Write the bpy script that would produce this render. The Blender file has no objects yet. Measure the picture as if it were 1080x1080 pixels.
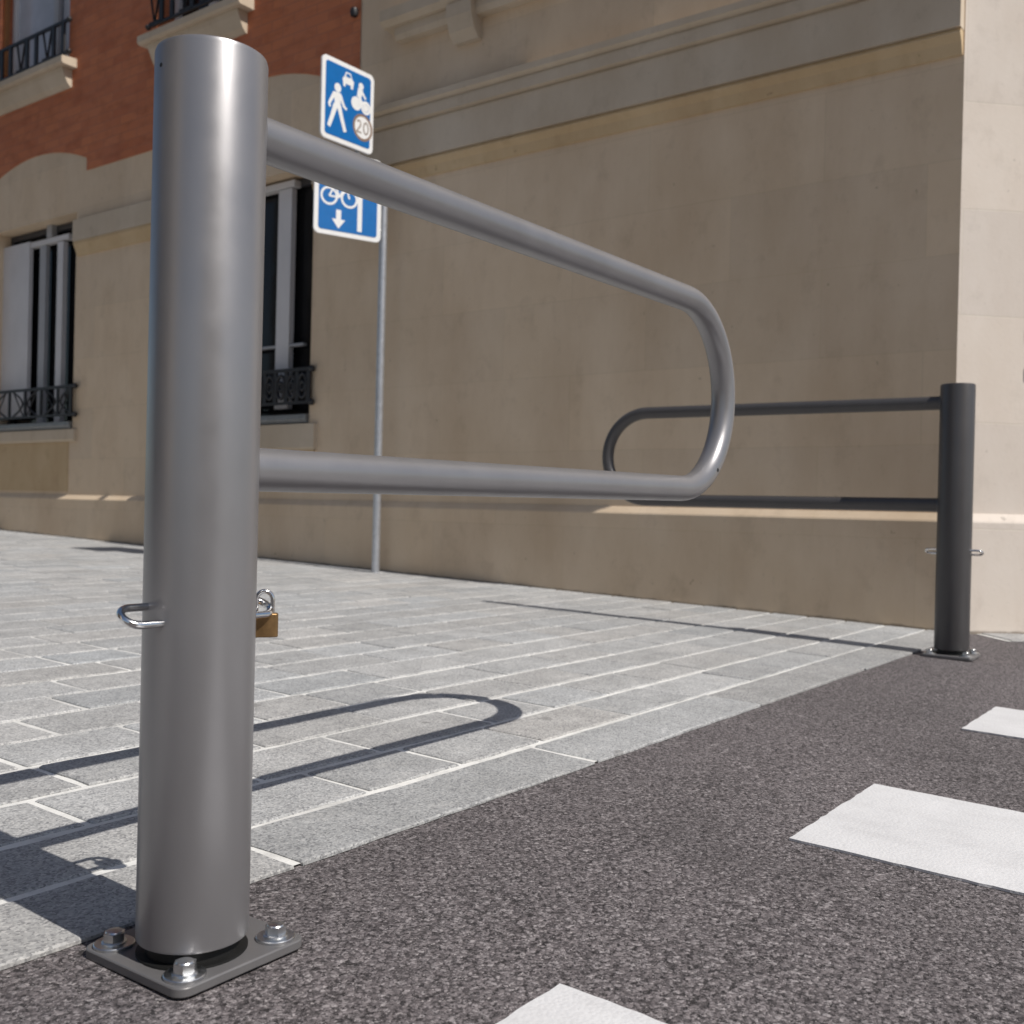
import bpy, bmesh, math, random
from mathutils import Vector, Matrix
R = math.radians
rnd = random.Random(11)
scene = bpy.context.scene
COL = scene.collection

# ------------------------------------------------------------------ helpers
def link(o):
    COL.objects.link(o); return o

def tag(o, label=None, cat=None, group=None, kind=None):
    if label: o['label'] = label
    if cat: o['category'] = cat
    if group: o['group'] = group
    if kind: o['kind'] = kind
    return o

def empty(name, loc, rz=0.0, rx=0.0, ry=0.0):
    o = link(bpy.data.objects.new(name, None))
    o.location = loc; o.rotation_euler = (rx, ry, rz); o.empty_display_size = .1
    return o

class MB:
    """collects shapes into one mesh"""
    def __init__(s): s.v = []; s.f = []; s.m = []
    def add(s, vs, fs, mi=0):
        b = len(s.v); s.v += [tuple(p) for p in vs]
        for f in fs: s.f.append(tuple(b + i for i in f)); s.m.append(mi)
    def box(s, x0, x1, y0, y1, z0, z1, mi=0):
        s.add([(x0,y0,z0),(x1,y0,z0),(x1,y1,z0),(x0,y1,z0),(x0,y0,z1),(x1,y0,z1),(x1,y1,z1),(x0,y1,z1)],
              [(0,3,2,1),(4,5,6,7),(0,1,5,4),(1,2,6,5),(2,3,7,6),(3,0,4,7)], mi)
    def prism(s, poly, a, b, T=lambda u, v, w: (u, v, w), mi=0):
        """polygon (u,v) extruded from w=a to w=b"""
        n = len(poly)
        vs = [T(u, v, a) for u, v in poly] + [T(u, v, b) for u, v in poly]
        fs = [tuple(range(n-1, -1, -1)), tuple(range(n, 2*n))]
        for i in range(n):
            j = (i+1) % n; fs.append((i, j, n+j, n+i))
        s.add(vs, fs, mi)
    def tube(s, pts, r, n=12, closed=False, cap=True, mi=0):
        pts = [Vector(p) for p in pts]; N = len(pts); rings = []
        up = None
        for i, p in enumerate(pts):
            a = pts[(i-1) % N] if (closed or i > 0) else p
            b = pts[(i+1) % N] if (closed or i < N-1) else p
            t = (b-a).normalized()
            if up is None:
                up = Vector((0,0,1)) if abs(t.z) < .9 else Vector((1,0,0))
            x = up - t*up.dot(t)
            if x.length < 1e-6: x = t.orthogonal()
            x.normalize(); up = x; y = t.cross(x)
            rr = r[i] if isinstance(r, (list, tuple)) else r
            rings.append([p + (x*math.cos(2*math.pi*k/n) + y*math.sin(2*math.pi*k/n))*rr for k in range(n)])
        vs = [v for q in rings for v in q]; fs = []
        for i in range(N if closed else N-1):
            j = (i+1) % N
            for k in range(n):
                l = (k+1) % n; fs.append((i*n+k, i*n+l, j*n+l, j*n+k))
        if cap and not closed:
            fs.append(tuple(range(n-1, -1, -1))); fs.append(tuple((N-1)*n+k for k in range(n)))
        s.add(vs, fs, mi)
    def lathe(s, prof, n=48, c=(0,0,0), mi=0):
        """profile [(r,z)...] from axis to axis (or open)"""
        vs = []; fs = []; idx = []
        for r, z in prof:
            if r < 1e-6:
                idx.append([len(vs)]); vs.append((c[0], c[1], c[2]+z))
            else:
                idx.append(list(range(len(vs), len(vs)+n)))
                vs += [(c[0]+r*math.cos(2*math.pi*k/n), c[1]+r*math.sin(2*math.pi*k/n), c[2]+z) for k in range(n)]
        for a, b in zip(idx[:-1], idx[1:]):
            for k in range(n):
                l = (k+1) % n
                if len(a) == 1 and len(b) == 1: continue
                if len(a) == 1: fs.append((a[0], b[l], b[k]))
                elif len(b) == 1: fs.append((a[k], a[l], b[0]))
                else: fs.append((a[k], a[l], b[l], b[k]))
        s.add(vs, fs, mi)
    def build(s, name, mats, parent=None, smooth=True, bevel=0, segs=2, angle=35):
        me = bpy.data.meshes.new(name)
        me.from_pydata(s.v, [], s.f)
        if not isinstance(mats, (list, tuple)): mats = [mats]
        for m in mats: me.materials.append(m)
        if len(mats) > 1: me.polygons.foreach_set('material_index', s.m)
        bm = bmesh.new(); bm.from_mesh(me); bmesh.ops.recalc_face_normals(bm, faces=bm.faces); bm.to_mesh(me); bm.free()
        if smooth:
            me.polygons.foreach_set('use_smooth', [True]*len(me.polygons))
            me.set_sharp_from_angle(angle=R(angle))
        me.update()
        o = link(bpy.data.objects.new(name, me))
        if parent: o.parent = parent
        if bevel:
            b = o.modifiers.new('bevel', 'BEVEL'); b.width = bevel; b.segments = segs; b.limit_method = 'ANGLE'; b.angle_limit = R(40)
            b.harden_normals = False
        return o

# ------------------------------------------------------------------ node materials
def newmat(name):
    m = bpy.data.materials.new(name); m.use_nodes = True
    nt = m.node_tree; nt.nodes.clear()
    out = nt.nodes.new('ShaderNodeOutputMaterial'); p = nt.nodes.new('ShaderNodeBsdfPrincipled')
    nt.links.new(p.outputs[0], out.inputs[0])
    return m, nt, p
class N:
    def __init__(s, nt): s.nt = nt
    def node(s, t, **k):
        n = s.nt.nodes.new(t)
        for a, b in k.items(): setattr(n, a, b)
        return n
    def l(s, a, b): s.nt.links.new(a, b)
    def coord(s, kind='Object'): return s.node('ShaderNodeTexCoord').outputs[kind]
    def mapping(s, v, scale=(1,1,1), rot=(0,0,0), loc=(0,0,0)):
        n = s.node('ShaderNodeMapping'); n.inputs['Scale'].default_value = scale; n.inputs['Rotation'].default_value = rot; n.inputs['Location'].default_value = loc
        s.l(v, n.inputs[0]); return n.outputs[0]
    def noise(s, v, scale, detail=4, rough=.55, dist=0):
        n = s.node('ShaderNodeTexNoise'); n.inputs['Scale'].default_value = scale; n.inputs['Detail'].default_value = detail
        n.inputs['Roughness'].default_value = rough; n.inputs['Distortion'].default_value = dist
        s.l(v, n.inputs['Vector']); return n.outputs['Fac']
    def voro(s, v, scale, feature='F1', out='Distance', rand=1):
        n = s.node('ShaderNodeTexVoronoi', feature=feature); n.inputs['Scale'].default_value = scale; n.inputs['Randomness'].default_value = rand
        s.l(v, n.inputs['Vector']); return n.outputs[out]
    def ramp(s, f, stops, interp='LINEAR'):
        n = s.node('ShaderNodeValToRGB'); n.color_ramp.interpolation = interp
        el = n.color_ramp.elements
        while len(el) < len(stops): el.new(.5)
        for e, (p, c) in zip(el, stops):
            e.position = p; e.color = (c, c, c, 1) if not isinstance(c, (tuple, list)) else (*c, 1)
        s.l(f, n.inputs[0]); return n.outputs[0]
    def mix(s, f, a, b, mode='MIX'):
        n = s.node('ShaderNodeMix', data_type='RGBA', blend_type=mode)
        for i, x in ((0, f), (6, a), (7, b)):
            if hasattr(x, 'type') and hasattr(x, 'is_linked'): s.l(x, n.inputs[i])
            elif i == 0: n.inputs[0].default_value = x
            else: n.inputs[i].default_value = (*x, 1) if len(x) == 3 else x
        return n.outputs[2]
    def math(s, op, a, b=0.0):
        n = s.node('ShaderNodeMath', operation=op)
        for i, x in ((0, a), (1, b)):
            if hasattr(x, 'is_linked'): s.l(x, n.inputs[i])
            else: n.inputs[i].default_value = x
        return n.outputs[0]
    def bump(s, h, strength, dist, normal=None):
        n = s.node('ShaderNodeBump'); n.inputs['Strength'].default_value = strength; n.inputs['Distance'].default_value = dist
        s.l(h, n.inputs['Height'])
        if normal is not None: s.l(normal, n.inputs['Normal'])
        return n.outputs[0]
    def sep(s, v):
        n = s.node('ShaderNodeSeparateXYZ'); s.l(v, n.inputs[0]); return n.outputs
    def comb(s, x, y, z=0.0):
        n = s.node('ShaderNodeCombineXYZ')
        for i, q in enumerate((x, y, z)):
            if hasattr(q, 'is_linked'): s.l(q, n.inputs[i])
            else: n.inputs[i].default_value = q
        return n.outputs[0]

def m_plain(name, col, rough=.5, metal=0.0, var=.12, scale=30, bump=.05, bscale=200, spec=.5, coat=0.0):
    m, nt, p = newmat(name); n = N(nt); c = n.coord()
    f = n.noise(c, scale, 5)
    lo = tuple(x*(1-var) for x in col); hi = tuple(min(1, x*(1+var)) for x in col)
    n.l(n.ramp(f, [(.3, lo), (.7, hi)]), p.inputs['Base Color'])
    r = n.ramp(n.noise(c, scale*1.7, 3), [(.3, max(0, rough-.05)), (.7, min(1, rough+.06))]); n.l(r, p.inputs['Roughness'])
    p.inputs['Metallic'].default_value = metal; p.inputs['Specular IOR Level'].default_value = spec
    p.inputs['Coat Weight'].default_value = coat
    if bump: n.l(n.bump(n.noise(c, bscale, 2), bump, .001), p.inputs['Normal'])
    return m

def m_stone(name, lo, hi, stain, blocks=True, bw=.95, bh=.42, side=False, joint=.78, bump=.25):
    m, nt, p = newmat(name); n = N(nt); c = n.coord(); x, y, z = n.sep(c)
    if side: u = n.math('MULTIPLY', n.math('SUBTRACT', x, y), .7071)
    else: u = y
    base = n.ramp(n.noise(c, 2.2, 6, .6), [(.3, lo), (.7, hi)])
    st = n.noise(n.mapping(c, (1.3, 1.3, .45)), 1.6, 6, .65)
    col = n.mix(n.ramp(st, [(.42, 0.0), (.75, .8)]), base, stain)
    mo = n.noise(n.mapping(c, (1,1,.8)), 6.5, 5, .7)
    col = n.mix(n.ramp(mo, [(.55, 0.0), (.72, .28)]), col, tuple(q*.7 for q in stain))
    dots = n.noise(c, 17, 3, .5)
    col = n.mix(n.ramp(dots, [(.72, 0.0), (.78, .5)]), col, tuple(q*.45 for q in stain))
    # weathering: pitted specks
    sp = n.noise(c, 38, 4, .7)
    col = n.mix(n.ramp(sp, [(.62, 0.0), (.8, .35)]), col, tuple(q*.55 for q in stain))
    h = n.math('MULTIPLY', n.noise(c, 60, 5, .6), .6)
    if blocks:
        b = n.node('ShaderNodeTexBrick'); b.offset = .5
        b.inputs['Scale'].default_value = 1; b.inputs['Brick Width'].default_value = bw; b.inputs['Row Height'].default_value = bh
        b.inputs['Mortar Size'].default_value = .0035; b.inputs['Mortar Smooth'].default_value = .6; b.inputs['Bias'].default_value = 0
        b.inputs['Color1'].default_value = (.95,.95,.95,1); b.inputs['Color2'].default_value = (1.03,1.02,1.0,1); b.inputs['Mortar'].default_value = (joint,joint,joint*.97,1)
        wob = n.noise(c, 3, 3)
        n.l(n.comb(n.math('ADD', u, .13), n.math('ADD', z, n.math('MULTIPLY', wob, .012))), b.inputs['Vector'])
        col = n.mix(1.0, col, b.outputs['Color'], 'MULTIPLY')
        h = n.math('SUBTRACT', h, n.math('MULTIPLY', b.outputs['Fac'], .5))
    # damp grime near the pavement
    g = n.math('ADD', n.math('SUBTRACT', z, n.math('MULTIPLY', y, .023)), n.math('MULTIPLY', n.noise(c, 16, 4), -.022))
    col = n.mix(n.ramp(g, [(0.0, .75), (.008, 0.0)]), col, (.16,.13,.10))
    n.l(col, p.inputs['Base Color']); p.inputs['Roughness'].default_value = .9; p.inputs['Specular IOR Level'].default_value = .2
    n.l(n.bump(h, bump, .004), p.inputs['Normal'])
    return m

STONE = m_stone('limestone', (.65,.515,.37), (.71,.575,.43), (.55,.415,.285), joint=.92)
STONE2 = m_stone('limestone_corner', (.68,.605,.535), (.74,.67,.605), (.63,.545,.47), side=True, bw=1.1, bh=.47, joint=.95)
TRIM = m_stone('limestone_trim', (.53,.44,.335), (.61,.52,.41), (.47,.375,.27), blocks=False)
OCHRE = m_stone('ochre_stone', (.53,.395,.235), (.60,.46,.29), (.44,.30,.17), blocks=False)  # yellower stone tone for the coves and apron panels

def m_brick():
    m, nt, p = newmat('red_brick'); n = N(nt); c = n.coord(); x, y, z = n.sep(c)
    b = n.node('ShaderNodeTexBrick'); b.offset = .5
    b.inputs['Scale'].default_value = 1; b.inputs['Brick Width'].default_value = .23; b.inputs['Row Height'].default_value = .072
    b.inputs['Mortar Size'].default_value = .006; b.inputs['Mortar Smooth'].default_value = .5
    b.inputs['Color1'].default_value = (.56,.19,.08,1); b.inputs['Color2'].default_value = (.46,.14,.06,1); b.inputs['Mortar'].default_value = (.40,.145,.075,1)
    n.l(n.comb(y, z), b.inputs['Vector'])
    col = n.mix(n.ramp(n.noise(c, 3, 6, .65), [(.35, 0.0), (.75, .6)]), b.outputs['Color'], (.46,.175,.10))
    col = n.mix(n.ramp(n.noise(n.mapping(c, (1,1,2.2)), 5, 5), [(.48, 0.0), (.70, .6)]), col, (.33,.10,.045))
    n.l(col, p.inputs['Base Color']); p.inputs['Roughness'].default_value = .88
    n.l(n.bump(n.math('SUBTRACT', n.noise(c, 80, 4), n.math('MULTIPLY', b.outputs['Fac'], 1.2)), .25, .004), p.inputs['Normal'])
    return m
BRICK = m_brick()

def m_asphalt():
    m, nt, p = newmat('asphalt'); n = N(nt); c = n.coord()
    dn = n.node('ShaderNodeTexNoise'); dn.inputs['Scale'].default_value = 160; dn.inputs['Detail'].default_value = 2; n.l(c, dn.inputs['Vector'])
    cw = n.node('ShaderNodeVectorMath', operation='MULTIPLY_ADD'); n.l(dn.outputs['Color'], cw.inputs[0]); cw.inputs[1].default_value = (.007,.007,.007); n.l(c, cw.inputs[2])
    v1 = n.node('ShaderNodeTexVoronoi'); v1.inputs['Scale'].default_value = 150; n.l(cw.outputs[0], v1.inputs['Vector'])
    v2 = n.node('ShaderNodeTexVoronoi'); v2.inputs['Scale'].default_value = 300; n.l(cw.outputs[0], v2.inputs['Vector'])
    r1 = n.sep(v1.outputs['Color'])[0]; r2 = n.sep(v2.outputs['Color'])[1]
    stone = n.ramp(r1, [(0.0, (.062,.055,.055)), (.3, (.13,.115,.114)), (.7, (.20,.18,.176)), (1.0, (.36,.335,.325))])
    fine = n.ramp(r2, [(0.0, (.055,.05,.05)), (.5, (.15,.135,.133)), (1.0, (.30,.275,.27))])
    col = n.mix(n.ramp(n.noise(c, 200, 2), [(.42, 0.0), (.58, 1.0)]), stone, fine)
    gap = n.ramp(v1.outputs['Distance'], [(.5, 0.0), (.8, .6)])
    col = n.mix(gap, col, (.03,.027,.027))
    pit = n.ramp(n.noise(c, 135, 3, .65), [(.56, 0.0), (.63, .8)])
    col = n.mix(pit, col, (.022,.02,.02))
    fleck = n.ramp(n.noise(c, 210, 1, .5), [(.70, 0.0), (.74, .8)])
    col = n.mix(fleck, col, (.42,.39,.37))
    stainf = n.ramp(n.noise(n.mapping(c, (1.0,.5,1)), 1.9, 4, .6), [(.60, 0.0), (.74, .30)])
    col = n.mix(stainf, col, (.06,.054,.053))
    big = n.ramp(n.noise(c, 1.1, 5, .6), [(.3, (.84,.83,.86)), (.7, (1.06,1.04,1.08))])
    col = n.mix(1.0, col, big, 'MULTIPLY')
    n.l(col, p.inputs['Base Color']); p.inputs['Roughness'].default_value = .85; p.inputs['Specular IOR Level'].default_value = .3
    h = n.math('SUBTRACT', n.math('SUBTRACT', n.math('MULTIPLY', r1, .5), v1.outputs['Distance']), n.math('MULTIPLY', pit, 1.2))
    h = n.math('ADD', h, n.math('MULTIPLY', n.math('SUBTRACT', 0.0, v2.outputs['Distance']), .35))
    n.l(n.bump(h, .65, .003), p.inputs['Normal'])
    return m
ASPHALT = m_asphalt()

def m_paver():
    m, nt, p = newmat('granite_paver'); n = N(nt); c = n.coord()
    at = n.node('ShaderNodeAttribute', attribute_name='tone'); tone = at.outputs['Color']
    sp = n.node('ShaderNodeTexVoronoi'); sp.inputs['Scale'].default_value = 300; n.l(c, sp.inputs['Vector'])
    g = n.ramp(n.sep(sp.outputs['Color'])[0], [(0.0, (.22,.22,.225)), (.35, (.36,.36,.36)), (.75, (.43,.43,.425)), (1.0, (.53,.525,.515))])
    sm = n.ramp(n.noise(c, 9, 6, .65), [(.3, .84), (.7, 1.12)])
    col = n.mix(1.0, g, sm, 'MULTIPLY')
    col = n.mix(1.0, col, tone, 'MULTIPLY')
    # cement smears left over from pointing
    cem = n.ramp(n.noise(n.mapping(c, (2.2, 5, 1)), 3.5, 6, .7), [(.56, 0.0), (.74, .5)])
    col = n.mix(cem, col, (.55,.54,.52))
    gum = n.ramp(n.noise(c, 11, 2, .4), [(.735, 0.0), (.76, .45)])
    col = n.mix(gum, col, (.15,.145,.14))
    n.l(col, p.inputs['Base Color']); p.inputs['Roughness'].default_value = .8; p.inputs['Specular IOR Level'].default_value = .3
    n.l(n.bump(n.math('ADD', n.noise(c, 260, 3), n.math('MULTIPLY', n.noise(c, 40, 4), 1.5)), .35, .0025), p.inputs['Normal'])
    return m
PAVER = m_paver()

def m_mortar():
    m, nt, p = newmat('cement_pointing'); n = N(nt); c = n.coord()
    col = n.ramp(n.noise(c, 14, 6, .7), [(.3, (.56,.55,.53)), (.5, (.74,.73,.70)), (.75, (.84,.83,.80))])
    col = n.mix(n.ramp(n.noise(c, 2.3, 4), [(.48, 0.0), (.70, .75)]), col, (.40,.395,.38))
    n.l(col, p.inputs['Base Color']); p.inputs['Roughness'].default_value = .92
    n.l(n.bump(n.noise(c, 120, 4), .4, .003), p.inputs['Normal'])
    return m
MORTAR = m_mortar()

def m_paint():
    m, nt, p = newmat('road_paint'); n = N(nt); c = n.coord()
    col = n.ramp(n.noise(c, 6, 6, .65), [(.3, (.60,.595,.60)), (.7, (.69,.685,.69))])
    v = n.voro(c, 190)
    scuff = n.ramp(n.noise(n.mapping(c, (5,1.2,1)), 2.4, 6, .7), [(.50, 0.0), (.75, .35)])
    col = n.mix(scuff, col, (.45,.44,.445))
    col = n.mix(n.ramp(n.noise(c, 60, 5, .7), [(.63, 0.0), (.72, .5)]), col, (.42,.41,.41))
    n.l(col, p.inputs['Base Color']); p.inputs['Roughness'].default_value = .75
    n.l(n.bump(n.math('ADD', n.math('MULTIPLY', v, -.6), n.noise(c, 35, 4)), .35, .0025), p.inputs['Normal'])
    return m
PAINT = m_paint()

def m_metalpaint(name, col, rough, metal):
    m, nt, p = newmat(name); n = N(nt); c = n.coord()
    f = n.noise(n.mapping(c, (1,1,.35)), 14, 5)
    n.l(n.ramp(f, [(.3, tuple(x*.95 for x in col)), (.7, tuple(x*1.05 for x in col))]), p.inputs['Base Color'])
    n.l(n.ramp(n.noise(c, 25, 4), [(.3, rough-.03), (.7, rough+.04)]), p.inputs['Roughness'])
    p.inputs['Metallic'].default_value = metal
    n.l(n.bump(n.noise(c, 900, 2), .06, .0006), p.inputs['Normal'])
    return m
GREY = m_metalpaint('grey_powder_coat', (.27,.264,.272), .36, .55)
GREY_SHADED = m_metalpaint('grey_coat_shaded', (.072,.069,.071), .40, .2)  # near barrier's grey coat again, with shade put into a darker colour
PLATE = m_metalpaint('grey_plate_coat', (.155,.15,.152), .42, .2)
BLACK = m_plain('black_pivot', (.006,.006,.006), .6)
ZINC = m_plain('galvanised_steel', (.62,.63,.64), .33, 1.0, .12, 90)
CHROME = m_plain('polished_steel', (.78,.78,.78), .14, 1.0, .06, 60)
BRASS = m_plain('brass', (.30,.185,.085), .4, .85, .25, 60)
IRON = m_plain('black_iron', (.014,.014,.016), .5)
LEAD = m_plain('zinc_sill', (.22,.23,.235), .5, .5)
WHITE = m_plain('white_window_paint', (.62,.60,.60), .5, 0, .05, 4, 0)
PALEFR = m_plain('grey_window_paint', (.36,.36,.37), .5, 0, .05, 4, 0)
DARKFR = m_plain('dark_window_paint', (.05,.05,.055), .5)
WOOD = m_plain('orange_wood_shutter', (.32,.13,.04), .55)
SIGNB = m_plain('sign_blue', (.004,.135,.42), .35, 0, .04)
SIGNW = m_plain('sign_white', (.80,.80,.80), .4, 0, .03)
SIGNG = m_plain('sign_back_grey', (.35,.36,.37), .45, .6)
POLE = m_plain('aluminium_pole', (.50,.52,.56), .38, .7)
ROUND = m_plain('faded_red_ring', (.24,.16,.12), .5)
def m_glass(name, col, rough=.04):
    m, nt, p = newmat(name); n = N(nt); c = n.coord()
    n.l(n.ramp(n.noise(c, 2.0, 3), [(.3, tuple(q*.8 for q in col)), (.7, tuple(q*1.2 for q in col))]), p.inputs['Base Color'])
    p.inputs['Roughness'].default_value = rough; p.inputs['Specular IOR Level'].default_value = .22
    n.l(n.bump(n.noise(c, 2.5, 2), .05, .01), p.inputs['Normal'])
    return m
GLASS = m_glass('dark_glass', (.012,.012,.013))
CURTAIN = m_glass('curtained_glass', (.46,.48,.53), .12)

# ------------------------------------------------------------------ setting: ground
SY = .02296
SUN_AZ = -.0150
def gz(y): return SY*max(-15, min(15, y))
def sheet(name, quads, mat, dz, label, cat, thick=None):
    b = MB()
    for q in quads: b.add([(x, y, gz(y)+dz) for x, y in q], [(0,1,2,3)])
    o = b.build(name, mat, smooth=False); tag(o, label, cat, kind='structure'); return o

EDGE = .125
ys = [-150, -15, 15, 150]
sheet('road', [((-150, a), (150, a), (150, c), (-150, c)) for a, c in zip(ys[:-1], ys[1:])], ASPHALT, 0,
      'coarse dark grey asphalt road in front of the barriers', 'road')

def jag(a, b, n, amp):
    return [a + (b-a)*i/n + (rnd.uniform(-amp, amp) if 0 < i < n else 0) for i in range(n+1)]
def chip_poly(x0, x1, y0, y1, ch, amp):
    """rectangle with slightly chipped corners and edges"""
    p = []
    def edge(ax, ay, bx, by, nx, ny):
        L = math.hypot(bx-ax, by-ay); k = max(2, int(L/.05)); 
        for i in range(k+1):
            t = i/k; t = (ch + t*(L-2*ch))/L
            d = rnd.uniform(0, amp)
            p.append((ax+(bx-ax)*t - nx*d, ay+(by-ay)*t - ny*d))
    edge(x0, y0, x1, y0, 0, -1); edge(x1, y0, x1, y1, 1, 0); edge(x1, y1, x0, y1, 0, 1); edge(x0, y1, x0, y0, -1, 0)
    return p

class Pavers:
    def __init__(s): s.v = []; s.f = []; s.t = []
    def stone(s, poly, dz, tone, T):
        n = len(poly); b = len(s.v)
        cx = sum(p[0] for p in poly)/n; cy = sum(p[1] for p in poly)/n
        tx = rnd.uniform(-.004, .004); ty = rnd.uniform(-.006, .006)
        def P(u, v, h):
            x, y = T(u, v); return (x, y, gz(y)+h + ((u-cx)*tx + (v-cy)*ty if h > .004 else 0))
        bw = .004
        for u, v in poly: s.v.append(P(u, v, 0.001))
        for u, v in poly: s.v.append(P(u, v, dz-.0022))
        for u, v in poly:
            d = math.hypot(u-cx, v-cy); k = 1 - bw/max(d, .02)
            s.v.append(P(cx+(u-cx)*k, cy+(v-cy)*k, dz))
        for r in (0, 1):
            for i in range(n):
                j = (i+1) % n; s.f.append((b+r*n+i, b+r*n+j, b+(r+1)*n+j, b+(r+1)*n+i)); s.t.append(tone)
        s.f.append(tuple(b+2*n+i for i in range(n))); s.t.append(tone)
    def build(s, name):
        me = bpy.data.meshes.new(name); me.from_pydata(s.v, [], s.f); me.materials.append(PAVER)
        a = me.attributes.new('tone', 'FLOAT_COLOR', 'FACE')
        a.data.foreach_set('color', [c for t in s.t for c in (t[0], t[1], t[2], 1)])
        return link(bpy.data.objects.new(name, me))

def tone():
    t = rnd.gauss(1.0, .055); w = rnd.gauss(0, .010); return (t*(1+w), t, t*(1-w))
pv = Pavers(); I2 = lambda u, v: (u, v)
rows = [(EDGE, .29)]; y = .29
while y < 11: rows.append((y, y+.18)); y += .18
for i, (a, c) in enumerate(rows):
    x = -4 - rnd.random()*.3
    x1 = 4.32
    while x < x1:
        L = rnd.uniform(.24, .40) if i else (rnd.uniform(.75, 1.05) if x > .2 or x+1.2 < .27 else max(.2, .27-x) if .27-x < 1.1 else .6)
        near = -0.6 < x < 2.2 and a < 2.2
        g = rnd.uniform(.0055, .0090); gx = rnd.uniform(.0035, .0065)
        lo = a + (-.003 if i == 0 else g)
        poly = chip_poly(x+gx, min(x+L, x1)-gx, lo, c-g, .004, .0035 if near else .001) if near else \
            [(x+gx, lo), (min(x+L, x1)-gx, lo), (min(x+L, x1)-gx, c-g), (x+gx, c-g)]
        t = tone() if i else tuple(q*.93 for q in tone())
        pv.stone(poly, .0075 + rnd.uniform(-.001, .001), t, I2)
        x += L
# strip along the chamfered corner
W = -.01294; D = 4.14506
cw, sw = math.cos(W), math.sin(W)
def wall2(off, s):          # facade local -> world xy ; off>0 into the street
    return (D - cw*off - sw*s, -sw*off + cw*s)
c0 = Vector(wall2(0, .2)); cd = Vector((math.cos(-math.pi/4+W), math.sin(-math.pi/4+W))); cn = Vector((-cd.y, cd.x))*-1
if cn.x > 0: cn = -cn
def TC(u, v): p = c0 + cd*u + cn*v; return (p.x, p.y)
u = .12
while u < 2.9:
    L = rnd.uniform(.3, .42)
    pv.stone([(u+.006, -.03), (u+L-.006, -.03), (u+L-.006, .26), (u+.006, .26)][::-1], .0075, tone(), TC); u += L
tag(pv.build('pavement'), 'light grey granite block pavement with pale cement joints', 'pavement', kind='structure')
mq = [((-4, EDGE+.002), (4.32, EDGE+.002), (4.32, 11), (-4, 11)), (TC(.1, -.05), TC(.1, .265), TC(2.95, .265), TC(2.95, -.05))]
mq[1] = mq[1][::-1] if False else mq[1]
b = MB()
for q in mq[:1]: b.add([(x, yy, gz(yy)+.004) for x, yy in q], [(0,1,2,3)])
for q in mq[1:]: b.add([(x, yy, gz(yy)+.0025) for x, yy in q], [(0,1,2,3)])
tag(b.build('pavement_joints', MORTAR, smooth=False), 'pale cement pointing between the pavement blocks', 'pavement joint', kind='structure')

# painted crossing bars
lab = ['white crossing bar cut off by the bottom edge of the photo', 'large white crossing bar in the middle of the road at right',
       'smaller white crossing bar furthest away beside the far post', None]
for k, (x0, x1) in enumerate([(-.225, .215), (.872, 1.308), (1.99, 2.375), (3.02, 3.44)]):
    y1 = -.347; y0 = -2.9
    pl = []
    def run(ax, ay, bx, by):
        L = math.hypot(bx-ax, by-ay); n = max(3, int(L/.02))
        for i in range(n):
            t = i/n; a = .0016 if i else 0
            pl.append((ax+(bx-ax)*t + rnd.uniform(-a, a), ay+(by-ay)*t + rnd.uniform(-a, a)))
    run(x0, y0, x1, y0); run(x1, y0, x1, y1); run(x1, y1, x0, y1); run(x0, y1, x0, y0)
    b = MB(); n = len(pl)
    b.add([(x, yy, gz(yy)+.0005) for x, yy in pl] + [(x, yy, gz(yy)+.0045) for x, yy in pl],
          [tuple(range(n, 2*n))] + [(i, (i+1) % n, n+(i+1) % n, n+i) for i in range(n)])
    o = b.build('crossing_bar', PAINT, smooth=False)
    tag(o, lab[k] or 'white crossing bar beyond the right edge of the photo', 'road marking', 'white bars of the crossing', 'structure')

# ------------------------------------------------------------------ the building
bld = tag(empty('corner_building', (D, 0, 0), W), 'beige limestone corner building with red brick upper wall and barred windows', 'building')
S0, DIST = -1.028, 4.871
def A(s, z, off):
    """what is seen at (s,z) on the wall face, moved to depth off"""
    k = (DIST-off)/DIST
    return S0+(s-S0)*k, .509+(z-.509)*k
def X(off): return -off
def wall_panel(b, s0, s1, z0, z1, holes, off=0.0, depth=.28, mi=0):
    ss = sorted({s0, s1, *[h[0] for h in holes], *[h[1] for h in holes]}); zs = sorted({z0, z1, *[h[2] for h in holes], *[h[3] for h in holes]})
    ss = [q for q in ss if s0 <= q <= s1]; zs = [q for q in zs if z0 <= q <= z1]
    x = X(off)
    for a, c in zip(ss[:-1], ss[1:]):
        for e, f in zip(zs[:-1], zs[1:]):
            m = ((a+c)/2, (e+f)/2)
            if any(h[0] < m[0] < h[1] and h[2] < m[1] < h[3] for h in holes): continue
            b.add([(x,a,e),(x,c,e),(x,c,f),(x,a,f)], [(0,1,2,3)], mi)
    for h in holes:
        p, q, e, f = h; x2 = x+depth
        b.add([(x,p,e),(x2,p,e),(x2,p,f),(x,p,f)], [(0,1,2,3)], mi); b.add([(x,q,e),(x2,q,e),(x2,q,f),(x,q,f)], [(3,2,1,0)], mi)
        b.add([(x,p,e),(x2,p,e),(x2,q,e),(x,q,e)], [(3,2,1,0)], mi); b.add([(x,p,f),(x2,p,f),(x2,q,f),(x,q,f)], [(0,1,2,3)], mi)

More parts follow.
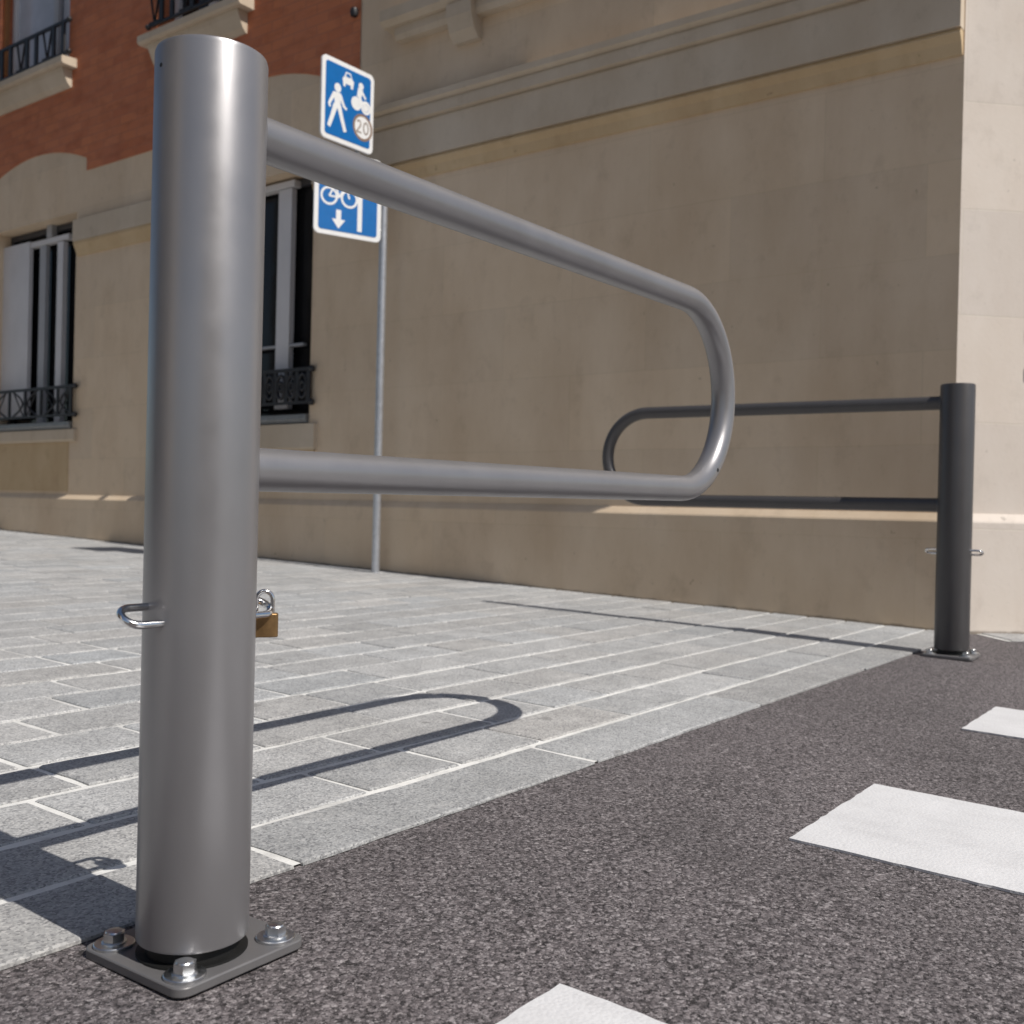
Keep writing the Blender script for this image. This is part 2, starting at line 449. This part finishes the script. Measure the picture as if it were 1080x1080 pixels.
WIN1 = (7.29, 8.66, 1.10, 2.92); WIN2 = (4.365, 5.56, 1.08, 2.80)
UP1 = (7.46, 8.62, 4.22, 6.2); UP2 = (5.15, 6.2, 4.10, 6.0); UP3 = (2.42, 3.5, 3.62, 5.6)
TOPZ = 8.5; END = 13.0
b = MB()
wall_panel(b, .2, END, -.25, 3.9, [WIN1, WIN2, UP3[:3]+(3.9,)])
wall_panel(b, .2, 3.95, 3.9, TOPZ, [(UP3[0], UP3[1], 3.9, UP3[3])])
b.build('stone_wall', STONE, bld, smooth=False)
# brick skin, set 4 mm proud, with the stepped stone arch heads of the ground floor windows left out
def lower_edge(s):
    for w in (WIN1, WIN2):
        c = (w[0]+w[1])/2; h = (w[1]-w[0])/2 + .14
        if abs(s-c) <= h: return 3.35 + .16*(1-((s-c)/h)**2)
    return 3.245
b = MB()
cuts = [3.95, *[c for w in (WIN2, WIN1) for c in ((w[0]+w[1])/2-(w[1]-w[0])/2-.14, (w[0]+w[1])/2+(w[1]-w[0])/2+.14)], END]
ss = []
for a, c in zip(cuts[:-1], cuts[1:]): ss += [(a+(c-a)*i/12, a+(c-a)*(i+1)/12) for i in range(12)]
for a, c in ss:
    ea, ec = lower_edge(a+1e-5), lower_edge(c-1e-5)
    b.add([(-.006,a,ea),(-.006,c,ec),(-.006,c,3.95),(-.006,a,3.95)], [(0,1,2,3)])
    b.add([(-.006,a,ea),(-.006,c,ec),(.01,c,ec),(.01,a,ea)], [(3,2,1,0)])
wall_panel(b, 3.95, END, 3.95, TOPZ, [UP1, UP2], off=.006)
b.build('brick_wall', BRICK, bld, smooth=False)
# chamfered corner face and return wall; a narrow cant softens the lower part of the arris
ccos = math.cos(-math.pi/4); 
def CH(u, off):       # local xy of the chamfer, u along it, off outwards
    return (0 + u*.7071 - off*.7071, .2 - u*.7071 - off*.7071)
b = MB(); CL = 2.6
p, q = CH(0, 0), CH(CL, 0)
b.add([(*p,-.3),(*q,-.3),(*q,TOPZ),(*p,TOPZ)], [(0,1,2,3)])
b.add([(*q,-.3),(q[0]+9,q[1],-.3),(q[0]+9,q[1],TOPZ),(*q,TOPZ)], [(0,1,2,3)])
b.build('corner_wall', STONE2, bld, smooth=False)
b = MB()
b.add([(0,.2,TOPZ),(0,END,TOPZ),(9,END,TOPZ),(11,.2-CL*.7071,TOPZ),(CL*.7071,.2-CL*.7071,TOPZ)], [(0,1,2,3,4)])
b.add([(0,END,-.3),(0,END,TOPZ),(9,END,TOPZ),(9,END,-.3)], [(0,1,2,3)])
b.build('roof', TRIM, bld, smooth=False)
# plinth with weathered top
PO = .038
def plinth_prof(): return [(0,-.3),(PO,-.3),(PO,.492),(PO-.004,.500),(.004,.532),(0,.532)]
b = MB(); pr = plinth_prof(); n = len(pr)
def ring_at(f): return [(*f(o), z) for o, z in pr]
m22 = math.tan(math.pi/8)
stations = [lambda o: (-o, END), lambda o: (-o, .2 - o*m22), lambda o: (CL*.7071 - o*m22, .2-CL*.7071-o), lambda o: (CL*.7071+9, .2-CL*.7071-o)]
# (second station mitres facade and chamfer, third mitres chamfer and return)
vs = [p for st in stations for p in ring_at(st)]
for i in range(len(stations)-1):
    fs = [(k, k+1, n+k+1, n+k) for k in range(n-1)]
    b.add(vs[i*n:(i+2)*n], fs, 0 if i == 0 else 1)
b.build('plinth', [STONE, STONE2], bld, smooth=False)
def extrude_s(prof, s0, s1, mat, name):
    b = MB(); b.prism(prof, s0, s1, lambda o, z, s: (-o, s, z)); return b.build(name, mat, bld, smooth=False)
# string course on the stone bay
extrude_s([(-.02,2.655),(.062,2.655),(.062,2.872),(.05,2.876),(.05,2.888),(.082,2.893),(.082,2.955),(.07,2.962),(.07,2.968),(.10,2.985),(.10,3.02),(.005,3.07),(-.02,3.07)], .205, 3.80, TRIM, 'string_course')
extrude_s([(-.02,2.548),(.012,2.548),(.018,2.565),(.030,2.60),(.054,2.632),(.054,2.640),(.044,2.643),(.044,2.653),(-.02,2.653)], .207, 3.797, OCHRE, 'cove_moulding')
for a, c in ((3.80, WIN2[0]-.03), (WIN2[1]+.03, WIN1[0]-.03), (WIN1[1]+.03, END)):
    extrude_s([(-.02,2.652),(.055,2.652),(.055,2.83),(.005,2.855),(-.02,2.855)], a+.003, c, TRIM, 'string_course')
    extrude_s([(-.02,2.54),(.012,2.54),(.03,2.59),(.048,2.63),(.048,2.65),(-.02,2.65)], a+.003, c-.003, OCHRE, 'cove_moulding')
# sill slab and consoles of the upper window in the stone bay
extrude_s([(-.02,3.50),(.10,3.50),(.13,3.53),(.13,3.60),(-.02,3.60)], 2.22, 3.66, TRIM, 'stone_sill').data
extrude_s([(-.02,3.42),(.06,3.42),(.075,3.45),(.075,3.498),(-.02,3.498)], 2.30, 3.58, TRIM, 'sill_moulding')
for s in (2.93,):
    extrude_s([(-.02,3.29),(.04,3.29),(.085,3.34),(.115,3.42),(.12,3.497),(-.02,3.497)], s, s+.19, TRIM, 'console')

def tub(b, pts, r): b.tube(pts, r, 8)
def railing(s0, s1, z0, z1, off, kind):
    b = MB(); x = X(off); r = .009
    b.box(x-.011, x+.011, s0, s1, z1-.012, z1+.012); b.box(x-.009, x+.009, s0, s1, z0-.010, z0+.010)
    for s in (s0, s1):
        for z in (z0, z1):
            b.lathe([(0,-.024),(.016,-.018),(.024,0),(.016,.018),(0,.024)], 10, (x, s, z))
    h = z1-z0
    if kind == 'scroll':
        n = max(2, int((s1-s0)/.44)); w = (s1-s0)/n
        for i in range(n):
            a = s0+i*w
            b.box(x-.008, x+.008, a+w*.5-.014, a+w*.5+.014, z0, z1)
            for sg in (0, 1):
                base = a + (w*.06 if not sg else w*.94); d = 1 if not sg else -1
                tub(b, [(x, base + d*w*.36*math.sin(math.pi*t/10), z0+h*t/10) for t in range(11)], .008)
                tub(b, [(x, base+d*w*.40, z0), (x, base+d*w*.05, z1)], .006)
            if i: b.box(x-.008, x+.008, a-.012, a+.012, z0, z1)
        for s in (s0+.06, s1-.06): b.box(x-.010, x+.010, s-.016, s+.016, z0, z1)
    elif kind == 'panel':
        n = int((s1-s0)/.11)
        for i in range(n+1):
            s = s0+.03+(s1-s0-.06)*i/n; b.box(x-.007, x+.007, s-.018, s+.018, z0, z1)
        for i in range(n):
            s = s0+.03+(s1-s0-.06)*(i+.5)/n; rr = .042
            tub(b, [(x, s+rr*math.cos(t*math.pi/6), z0+h*.5+h*.36*math.sin(t*math.pi/6)) for t in range(13)], .013)
            tub(b, [(x, s+.02*math.cos(t*math.pi/4), z0+h*.5+h*.14*math.sin(t*math.pi/4)) for t in range(9)], .012)
    else:
        n = max(2, int((s1-s0)/.36)); w = (s1-s0)/n
        for i in range(n):
            a = s0+i*w
            for k in (.2, .55): b.box(x-.009, x+.009, a+w*k-.022, a+w*k+.022, z0, z1)
            tub(b, [(x, a+w*.62, z1), (x, a+w*.78, z0), (x, a+w*.95, z1)], .010)
            tub(b, [(x, a+w*.55, z0+.02), (x, a+w*.95, z0+.02)], .010)
    o = b.build('railing', IRON, bld); return o

def bars(b, x0, x1, rects):
    for k, (a, c, e, f) in enumerate(rects): b.box(x0-.0006*k, x1+.0006*k, a, c, e, f)
REC = .15
def window(w, rects, pane_mat, frame_mat=PALEFR, rec=REC):
    s0, s1, z0, z1 = w; b = MB(); t = .055
    bars(b, rec, rec+.06, [(s0+.001, s0+t, z0+.002, z1-.002), (s1-t, s1-.001, z0+.002, z1-.002), (s0+t, s1-t, z1-t, z1-.003), (s0+t, s1-t, z0+.003, z0+t)])
    o = b.build('window', frame_mat, bld, bevel=.004)
    g = MB(); g.add([(rec+.035,s0+.01,z0+.01),(rec+.035,s1-.01,z0+.01),(rec+.035,s1-.01,z1-.01),(rec+.035,s0+.01,z1-.01)], [(0,1,2,3)])
    g.build('pane', pane_mat, o)
    for name, mat, x0, x1, rs in rects:
        q = MB(); bars(q, x0, x1, rs); q.build(name, mat, o, bevel=.003)
    return o
def ap(sa, sb, za, zb, off=-REC):
    a, e = A(sa, za, off); c, f = A(sb, zb, off); return (a, c, e, f)
# lower left window: white leaf, dark glass, white stile and transom
window(WIN1, [('leaf', WHITE, .085, .125, [ap(7.93, 8.40, 1.2, 2.74)]),
              ('mullion', PALEFR, .11, .149, [ap(7.70, 7.80, 1.12, 2.70)]),
              ('stile', WHITE, .10, .148, [ap(7.41, 7.50, 1.12, 2.68)]),
              ('transom', WHITE, .10, .16, [ap(7.33, 8.5, 2.69, 2.735)]),
              ('transom_bracket', PALEFR, .10, .158, [ap(7.60, 7.68, 2.74, 2.86)])], GLASS, DARKFR)
window(WIN2, [('mullion', WHITE, .10, .148, [ap(4.535, 4.67, 1.15, 2.66)]),
              ('transom', WHITE, .09, .155, [ap(4.50, 5.45, 2.665, 2.71)]),
              ('glazing_bar', PALEFR, .11, .147, [ap(4.40, 5.45, 1.575, 1.595)])], GLASS, DARKFR)
window(UP1, [('mullion', PALEFR, .085, .125, [ap(7.63, 7.70, 4.2, 6.2, -.10)]), ('shutter', WOOD, .02, .06, [ap(8.53, 8.66, 4.35, 6.2, -.03)])], CURTAIN, WHITE, .10)
window(UP2, [('mullion', WHITE, .11, .148, [(5.63, 5.71, 4.15, 5.95)])], GLASS, WHITE)
window(UP3, [('mullion', WHITE, .11, .148, [(2.92, 3.0, 3.66, 5.55)])], GLASS, WHITE)
railing(7.20, 8.80, 1.205, 1.445, .035, 'scroll')
railing(4.315, 5.60, 1.19, 1.415, .03, 'panel')
railing(7.37, 8.68, 4.27, 4.54, .06, 'vee')
railing(5.10, 6.25, 4.19, 4.46, .05, 'vee')
b = MB(); b.lathe([(0,-.03),(.022,-.025),(.028,0),(.022,.025),(0,.03)], 12, (-.03, 3.99, 3.72)); b.tube([(.0,3.99,3.72), (-.03,3.99,3.72)], .012, 8)
b.build('wall_anchor', IRON, bld)
# metal sills and stone aprons
for w, zz in ((WIN1, 1.10), (WIN2, 1.06)):
    extrude_s([(-.16,zz),(.012,zz-.01),(.03,zz+.02),(.03,zz+.05),(-.16,zz+.075)], w[0]+.004, w[1]-.004, LEAD, 'metal_sill')
extrude_s([(-.02,.87),(.022,.87),(.035,.885),(.035,1.045),(-.02,1.045)], 4.28, 5.62, TRIM, 'stone_apron')
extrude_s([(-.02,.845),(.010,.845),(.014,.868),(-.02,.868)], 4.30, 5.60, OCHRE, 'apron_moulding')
extrude_s([(-.02,.98),(.018,.98),(.030,1.0),(.030,1.084),(-.02,1.084)], 7.22, 8.75, TRIM, 'stone_apron')
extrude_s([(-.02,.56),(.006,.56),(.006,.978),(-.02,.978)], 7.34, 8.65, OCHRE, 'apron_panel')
# upper sills
for s0, s1, z0, z1 in ((7.33, 8.80, 4.14, 4.215), (5.03, 6.25, 4.02, 4.095)):
    extrude_s([(-.02,z0),(.13,z0),(.145,z0+.015),(.145,z1-.012),(.03,z1),(-.02,z1)], s0, s1, TRIM, 'stone_sill')
    extrude_s([(-.02,z0-.15),(.02,z0-.15),(.05,z0-.12),(.09,z0-.04),(.10,z0-.002),(-.02,z0-.002)], s0+.07, s1-.07, TRIM, 'sill_moulding')
# small dark marks on the corner face, modelled as thin plates
b = MB()
for z in (1.14, 1.31):
    pts = [CH(.331, .003), CH(.43, .003), CH(.43, .012), CH(.331, .012)]
    b = MB(); b.prism(pts, z, z+.055); b.build('wall_mark', LEAD, bld, smooth=False)

# ------------------------------------------------------------------ traffic sign
PX, PY = 4.03, 3.555
sg = tag(empty('traffic_sign', (PX, PY, gz(PY))), 'grey pole with two blue and white traffic signs against the beige wall', 'traffic sign')
b = MB(); zt = 2.57 - gz(PY)
b.lathe([(0,-.1),(.024,-.1),(.024,zt-.004),(.021,zt),(0,zt)], 24); b.build('pole', POLE, sg)
def panel(p_right, ang, w, h, zc):
    """flag panel: right edge at p_right (local xy), runs away along ang; face looks to the -Y side"""
    d = Vector((math.cos(ang), math.sin(ang), 0)); nrm = Vector((d.y, -d.x, 0))
    if nrm.y > 0: nrm = -nrm
    org = Vector((p_right[0], p_right[1], zc)) - d*w/2
    T = lambda u, v, q: tuple(org + d*u + Vector((0,0,v)) + nrm*q)
    def rr(w, h, r, k=6):
        p = []
        for cx, cy, a0 in ((w/2-r, -h/2+r, -90), (w/2-r, h/2-r, 0), (-w/2+r, h/2-r, 90), (-w/2+r, -h/2+r, 180)):
            for i in range(k+1): a = R(a0+90*i/k); p.append((cx+r*math.cos(a), cy+r*math.sin(a)))
        return p
    b = MB(); b.prism(rr(w, h, .035), -.012, 0, T); pan = b.build('sign_panel', SIGNW, sg, smooth=False)
    b = MB(); b.prism(rr(w-.055, h-.055, .018), .0004, .002, T); b.build('blue_field', SIGNB, pan, smooth=False)
    return pan, T
class Ink:
    def __init__(s, T, base=.0024): s.b = MB(); s.T = T; s.q = base
    def poly(s, p):
        s.q += .00012; s.b.prism(p, .002, s.q, s.T); return s
    def bar(s, a, c, w, w2=None):
        a, c = Vector(a), Vector(c); t = (c-a).normalized(); n = Vector((-t.y, t.x)); w2 = w if w2 is None else w2
        return s.poly([tuple(a+n*w/2), tuple(a-n*w/2), tuple(c-n*w2/2), tuple(c+n*w2/2)])
    def disc(s, c, r, r2=None, n=20):
        r2 = r2 or r
        return s.poly([(c[0]+r*math.cos(2*math.pi*i/n), c[1]+r2*math.sin(2*math.pi*i/n)) for i in range(n)])
    def ring(s, c, r, w, n=20):
        for i in range(n):
            a, e = 2*math.pi*i/n, 2*math.pi*(i+1)/n
            s.b.prism([(c[0]+q*math.cos(t), c[1]+q*math.sin(t)) for q, t in ((r-w, a), (r, a), (r, e), (r-w, e))], .002, .0027, s.T)
        return s
    def done(s, name, mat, parent): return s.b.build(name, mat, parent, smooth=False)
# upper sign: pedestrian, car, rider, round speed sign
pan, T = panel((3.862-PX, 3.50-PY), R(-2), .41, .475, 2.85-gz(PY))
k = Ink(T)
k.disc((-.085, .075), .026).poly([(-.115,.045),(-.065,.05),(-.06,-.03),(-.105,-.035)])
k.bar((-.108,.04), (-.150,-.035), .024, .018).bar((-.150,-.030), (-.140,-.052), .018, .014).bar((-.068,.04), (-.035,-.02), .024, .018).bar((-.037,-.018), (-.012,-.032), .018, .014)
k.bar((-.098,-.025), (-.130,-.115), .034, .026).bar((-.128,-.110), (-.150,-.165), .028, .024).bar((-.075,-.025), (-.048,-.10), .034, .026).bar((-.050,-.095), (-.022,-.165), .028, .024)
k.done('pedestrian_symbol', SIGNW, pan)
k = Ink(T)
k.poly([(-.045,.118),(.035,.118),(.040,.145),(.026,.158),(.014,.188),(-.024,.188),(-.036,.158),(-.050,.145)])
k.bar((-.035,.122), (-.035,.100), .018).bar((.025,.122), (.025,.100), .018)
k.done('car_symbol', SIGNW, pan)
k = Ink(T, .0031); k.poly([(-.026,.160),(.016,.160),(.008,.180),(-.018,.180)]); k.done('windscreen', SIGNB, pan)
k = Ink(T)
k.ring((.062,.030), .040, .016).disc((.062,.030), .027).ring((.140,.025), .040, .016).disc((.140,.025), .022)
k.disc((.098,.142), .020).bar((.095,.125), (.082,.07), .040, .034).bar((.10,.115), (.138,.075), .018, .014).bar((.085,.072), (.112,.035), .026, .020).bar((.062,.03), (.14,.05), .014)
k.done('rider_symbol', SIGNW, pan)
k = Ink(T); k.ring((.118,-.098), .080, .016, 32); k.done('speed_ring', ROUND, pan)
k = Ink(T, .0022); k.disc((.118,-.098), .066, None, 32); dsc = k.done('speed_disc', SIGNW, pan)
k = Ink(T, .0030)
k.bar((.072,-.072), (.085,-.062), .010).bar((.083,-.062), (.100,-.068), .010).bar((.100,-.070), (.100,-.090), .010).bar((.102,-.088), (.070,-.130), .010).bar((.068,-.131), (.108,-.131), .010)
k.ring((.144,-.097), .001, .001, 3)
for i in range(16):
    a, e = 2*math.pi*i/16, 2*math.pi*(i+1)/16
    k.b.prism([(.144+rx*math.cos(t), -.097+ry*math.sin(t)) for rx, ry, t in ((.014,.028,a), (.024,.039,a), (.024,.039,e), (.014,.028,e))], .002, .0031, T)
k.done('speed_number', m_plain('number_grey', (.30,.25,.22), .5), pan)
# lower sign: bicycle over an arrow, lane line at its side
pan2, T = panel((3.975-PX, 3.525-PY), R(-21), .435, .50, 2.362-gz(PY))
k = Ink(T)
k.ring((-.125,-.02), .056, .014).ring((.005,-.02), .056, .014)
k.bar((-.125,-.02), (-.085,.055), .011).bar((-.085,.055), (-.02,.055), .011).bar((-.02,.055), (-.06,-.02), .011).bar((-.06,-.02), (-.125,-.02), .011).bar((-.085,.05), (-.06,-.02), .011)
k.bar((.005,-.02), (-.025,.08), .011).bar((-.025,.08), (.01,.085), .011).bar((-.105,.075), (-.07,.075), .014)
k.done('bicycle_symbol', SIGNW, pan2)
k = Ink(T); k.bar((-.062,-.095), (-.062,-.155), .032).poly([(-.105,-.152),(-.019,-.152),(-.062,-.208)]); k.done('arrow_symbol', SIGNW, pan2)
k = Ink(T); k.bar((.075,-.205), (.075,.20), .030); k.done('lane_line', SIGNW, pan2)
# clamps and arms behind the panels
for z in (2.40, 2.20):
    b = MB(); b.tube([(-.02,.004,z-gz(PY)), (-.12,.026,z-gz(PY))], .011, 8); b.build('clamp', SIGNG, sg)
b = MB()
for z in ():
    b.lathe([(.0245,z-gz(PY)-.02),(.03,z-gz(PY)-.02),(.03,z-gz(PY)+.02),(.0245,z-gz(PY)+.02)], 20)
b.tube([(0,0,zt-.07), (-.03,-.01,zt-.06), (-.20,-.028,zt-.05), (-.27,-.03,zt-.01), (-.28,-.03,zt+.40)], .014, 10)
b.build('bracket', SIGNG, sg)

# ------------------------------------------------------------------ swing barriers
PR = .0605; RT = .0255; RAIL_L = 1.368; ZT = .930; ZB = .546
def make_barrier(label, coat, tilt=0.0, zt=ZT, zb=ZB, L=RAIL_L, plate_off=(0,0)):
    root = tag(empty('swing_barrier', (0,0,0)), label, 'barrier', 'swing barriers at the road edge')
    ox, oy = plate_off
    b = MB(); h = .0875; r = .016; pl = []
    for cx, cy, a0 in ((h-r,-h+r,-90),(h-r,h-r,0),(-h+r,h-r,90),(-h+r,-h+r,180)):
        for i in range(7): a = R(a0+15*i); pl.append((ox+cx+r*math.cos(a), oy+cy+r*math.sin(a)))
    b.prism(pl, .0015, .0125); plate = b.build('base_plate', PLATE, root, bevel=.0018)
    for sx in (-1, 1):
        for sy in (-1, 1):
            b = MB(); c = (ox+sx*(h-.0255), oy+sy*(h-.0255), .0127)
            b.lathe([(0,0),(.0222,0),(.0222,.0024),(.0212,.0032),(0,.0032)], 28, c)
            b.lathe([(0,.0031),(.0135,.0031),(.0135,.0045),(.0115,.0058),(0,.0058)], 24, c)
            a0 = rnd.random(); hx = [(c[0]+.0122*math.cos(a0+i*math.pi/3), c[1]+.0122*math.sin(a0+i*math.pi/3)) for i in range(6)]
            b.prism(hx, c[2]+.0059, c[2]+.0145)
            b.lathe([(0,.0146),(.0098,.0146),(.0088,.0160),(.0060,.0166),(0,.0168)], 18, c)
            b.build('bolt', ZINC, plate)
    b = MB(); b.lathe([(0,.0126),(.0600,.0126),(.0600,.0150),(.050,.0155),(.050,.034),(0,.034)], 40); b.build('pivot', BLACK, root)
    b = MB(); n = 96
    b.lathe([(0,.040),(PR-.012,.040),(PR-.012,.031),(PR-.009,.0285),(PR-.003,.0285),(PR-.0008,.0298),(PR,.033),(PR,.994),(PR-.0012,.9982),(PR-.004,1.0),(0,1.0005)], n)
    post = b.build('post', coat, root)
    # the rail: one bent tube
    c = (zt+zb)/2; rad = (zt-zb)/2; pts = [(PR-.012, 0, zt)]
    for i in range(1, 6): pts.append((PR-.012 + (L-rad-PR+.012)*i/6, 0, zt))
    for i in range(33): a = R(90-180*i/32); pts.append((L-rad+rad*math.cos(a), 0, c+rad*math.sin(a)))
    for i in range(1, 6): pts.append((L-rad - (L-rad-PR+.012)*i/6, 0, zb))
    pts.append((PR-.012, 0, zb))
    pts = [(x, y, z+tilt*x) for x, y, z in pts]
    b = MB(); b.tube(pts, RT, 32); rail = b.build('rail', coat, root)
    for z in (zt, zb):
        b = MB(); b.lathe([(RT-.002,-.004),(RT+.0012,-.003),(RT+.0030,0),(RT+.0012,.004),(RT-.002,.006)], 32)
        # turn the weld bead to lie along X against the post
        b.v = [(q[2]+PR-.0005 + ((PR-math.sqrt(max(0, PR*PR-q[1]**2))))*-1, q[1], q[0]+z+tilt*PR) for q in b.v]
        b.build('weld_bead', coat, rail)
    # vent hole on the bend, facing the road
    a = R(-52); hx, hz = L-rad+rad*math.cos(a), c+rad*math.sin(a)
    b = MB(); pts = [(hx, -RT-.0004, hz+tilt*hx), (hx, -RT+.004, hz+tilt*hx)]; b.tube(pts, .0042, 14); b.build('vent_hole', BLACK, rail)
    # set screw near the top of the post
    b = MB(); a = R(172); b.tube([(PR*math.cos(a)*1.004, PR*math.sin(a)*1.004, .972), (PR*math.cos(a)*.96, PR*math.sin(a)*.96, .972)], .0024, 10); b.build('set_screw', BLACK, post)
    # padlock rings, bent from steel rod
    for d in (-1, 1):
        pts = []; w = .0150; ln = .036
        pts += [(d*(PR-.006), -w, .386), (d*(PR+ln-w), -w, .386)]
        for i in range(1, 12): a = R(-90+15*i); pts.append((d*(PR+ln-w+.0162*math.cos(a)), w*math.sin(a), .386))
        pts += [(d*(PR+ln-w), w, .386), (d*(PR-.006), w, .386)]
        ca, sa = math.cos(R(32)), math.sin(R(32))
        pts = [(x, yy*ca, .386 + yy*sa) for x, yy, zz in pts]
        b = MB(); b.tube(pts, .0043, 12); b.build('lock_ring', CHROME, post)
    return root
near = make_barrier('large grey swing barrier in the foreground, its post bolted down, rail closed along the road', GREY, tilt=.009, plate_off=(.013, .011))
near.rotation_euler = (0, 0, .011)
far = make_barrier('small distant grey swing barrier, its colour darkened for shade, by the lit corner, rail open over the pavement', GREY_SHADED, zt=.934, zb=.557, L=1.45)
far.location = (3.337, 0, 0); far.rotation_euler = (0, 0, math.pi/2+.041)

# brass padlock hanging from the ring
pk = tag(empty('padlock', (.0925, .001, .399), R(-34)), 'small brass padlock hanging open-sided from the steel ring of the large front post', 'padlock')
pk['label'] = 'small brass padlock hanging from the steel ring behind the large front post'
b = MB(); w, t = .0160, .0075; z1, z0 = -.021, -.049
pl = []; r = .004
for cx, cy, a0 in ((w-r,-t+r,-90),(w-r,t-r,0),(-w+r,t-r,90),(-w+r,-t+r,180)):
    for i in range(5): a = R(a0+22.5*i); pl.append((cx+r*math.cos(a), cy+r*math.sin(a)))
b.prism(pl, z0, z1); b.build('lock_body', BRASS, pk, bevel=.0012)
b = MB(); sr = .0095
pts = [(-sr,0,z1-.003), (-sr,0,-.006)] + [(sr*math.cos(R(180-15*i)), 0, -.006+sr*1.15*math.sin(R(15*i))) for i in range(1, 12)] + [(sr,0,-.006), (sr,0,z1-.003)]
b.tube(pts, .0027, 12); b.build('shackle', CHROME, pk)

# ------------------------------------------------------------------ unseen buildings added behind the viewer, to shade the facade and mirror in the paint
def block(loc, rz, length, floors, label):
    o = tag(empty('added_building', loc, rz), label, 'building')
    h = floors*3.1+1.0; nb = int(length/2.9)
    holes = [(1.0+k*2.9, 2.1+k*2.9, 1.0+f*3.1, 2.9+f*3.1) for f in range(floors) for k in range(nb)]
    b = MB(); wall_panel(b, 0, length, -.6, h, holes, off=0.0, depth=-.25)
    b.add([(-8,0,h),(0,0,h),(0,length,h),(-8,length,h)], [(0,1,2,3)])
    for q in (0, length): b.add([(-8,q,-.6),(0,q,-.6),(0,q,h),(-8,q,h)], [(0,1,2,3)])
    b.build('wall', STONE, o, smooth=False)
    for p, q, e, f in holes:
        b = MB(); b.add([(-.2,p,e),(-.2,q,e),(-.2,q,f),(-.2,p,f)], [(0,1,2,3)]); b.build('window', GLASS, o, smooth=False)
    b = MB(); b.prism([(0,h-.5),(.35,h-.25),(.4,h),(0,h)], 0, length, lambda u, z, q: (u, q, z)); b.build('cornice', TRIM, o, smooth=False)
    return o
block((-9.5, 4.0, 0), 0, 18, 4, 'tall beige building added out of view behind the viewer, for shade and reflections')
block((-2.0, -13.0, 0), R(90), 12, 3, 'lower beige building added out of view behind the viewer, for reflections')

# ------------------------------------------------------------------ light
EL = math.atan(1/.868)
world = bpy.data.worlds.new('World'); scene.world = world; world.use_nodes = True
nt = world.node_tree; nt.nodes.clear()
sky = nt.nodes.new('ShaderNodeTexSky'); sky.sky_type = 'NISHITA'; sky.sun_disc = False
sky.sun_elevation = EL; sky.sun_rotation = math.pi; sky.air_density = 1.0; sky.dust_density = 1.0; sky.ozone_density = 1.0
bg = nt.nodes.new('ShaderNodeBackground'); bg.inputs[1].default_value = .078
out = nt.nodes.new('ShaderNodeOutputWorld'); nt.links.new(sky.outputs[0], bg.inputs[0]); nt.links.new(bg.outputs[0], out.inputs[0])
sd = bpy.data.lights.new('sun', 'SUN'); sd.energy = 4.2; sd.angle = R(.5); sd.color = (1.0, .955, .89)
so = link(bpy.data.objects.new('sun', sd)); so.location = (0, -5, 8)
h = Vector((-math.sin(SUN_AZ)*math.cos(EL), math.cos(SUN_AZ)*math.cos(EL), -math.sin(EL)))
so.rotation_euler = h.to_track_quat('-Z', 'Y').to_euler()

# ------------------------------------------------------------------ camera
f, yaw, pitch, roll = 1109.633, .63079, -.00397, .02366
fw = Vector((math.cos(yaw), math.sin(yaw), 0)); rt = Vector((math.sin(yaw), -math.cos(yaw), 0)); up = Vector((0,0,1))
f2 = fw*math.cos(pitch)+up*math.sin(pitch); u2 = up*math.cos(pitch)-fw*math.sin(pitch)
r3 = rt*math.cos(roll)+u2*math.sin(roll); u3 = u2*math.cos(roll)-rt*math.sin(roll)
cd_ = bpy.data.cameras.new('camera'); cam = link(bpy.data.objects.new('camera', cd_))
M = Matrix((( r3.x, u3.x, -f2.x, -.73931), (r3.y, u3.y, -f2.y, -.965), (r3.z, u3.z, -f2.z, .50914), (0,0,0,1)))
cam.matrix_world = M
cd_.sensor_width = 36; cd_.lens = f/1080*36; cd_.clip_start = .02; cd_.clip_end = 500
cd_.dof.use_dof = True; cd_.dof.focus_distance = 1.5; cd_.dof.aperture_fstop = 8
scene.camera = cam
scene.view_settings.view_transform = 'Standard'; scene.view_settings.look = 'None'; scene.view_settings.gamma = 1.0
scene.view_settings.use_curve_mapping = False; scene.view_settings.exposure = 0.0
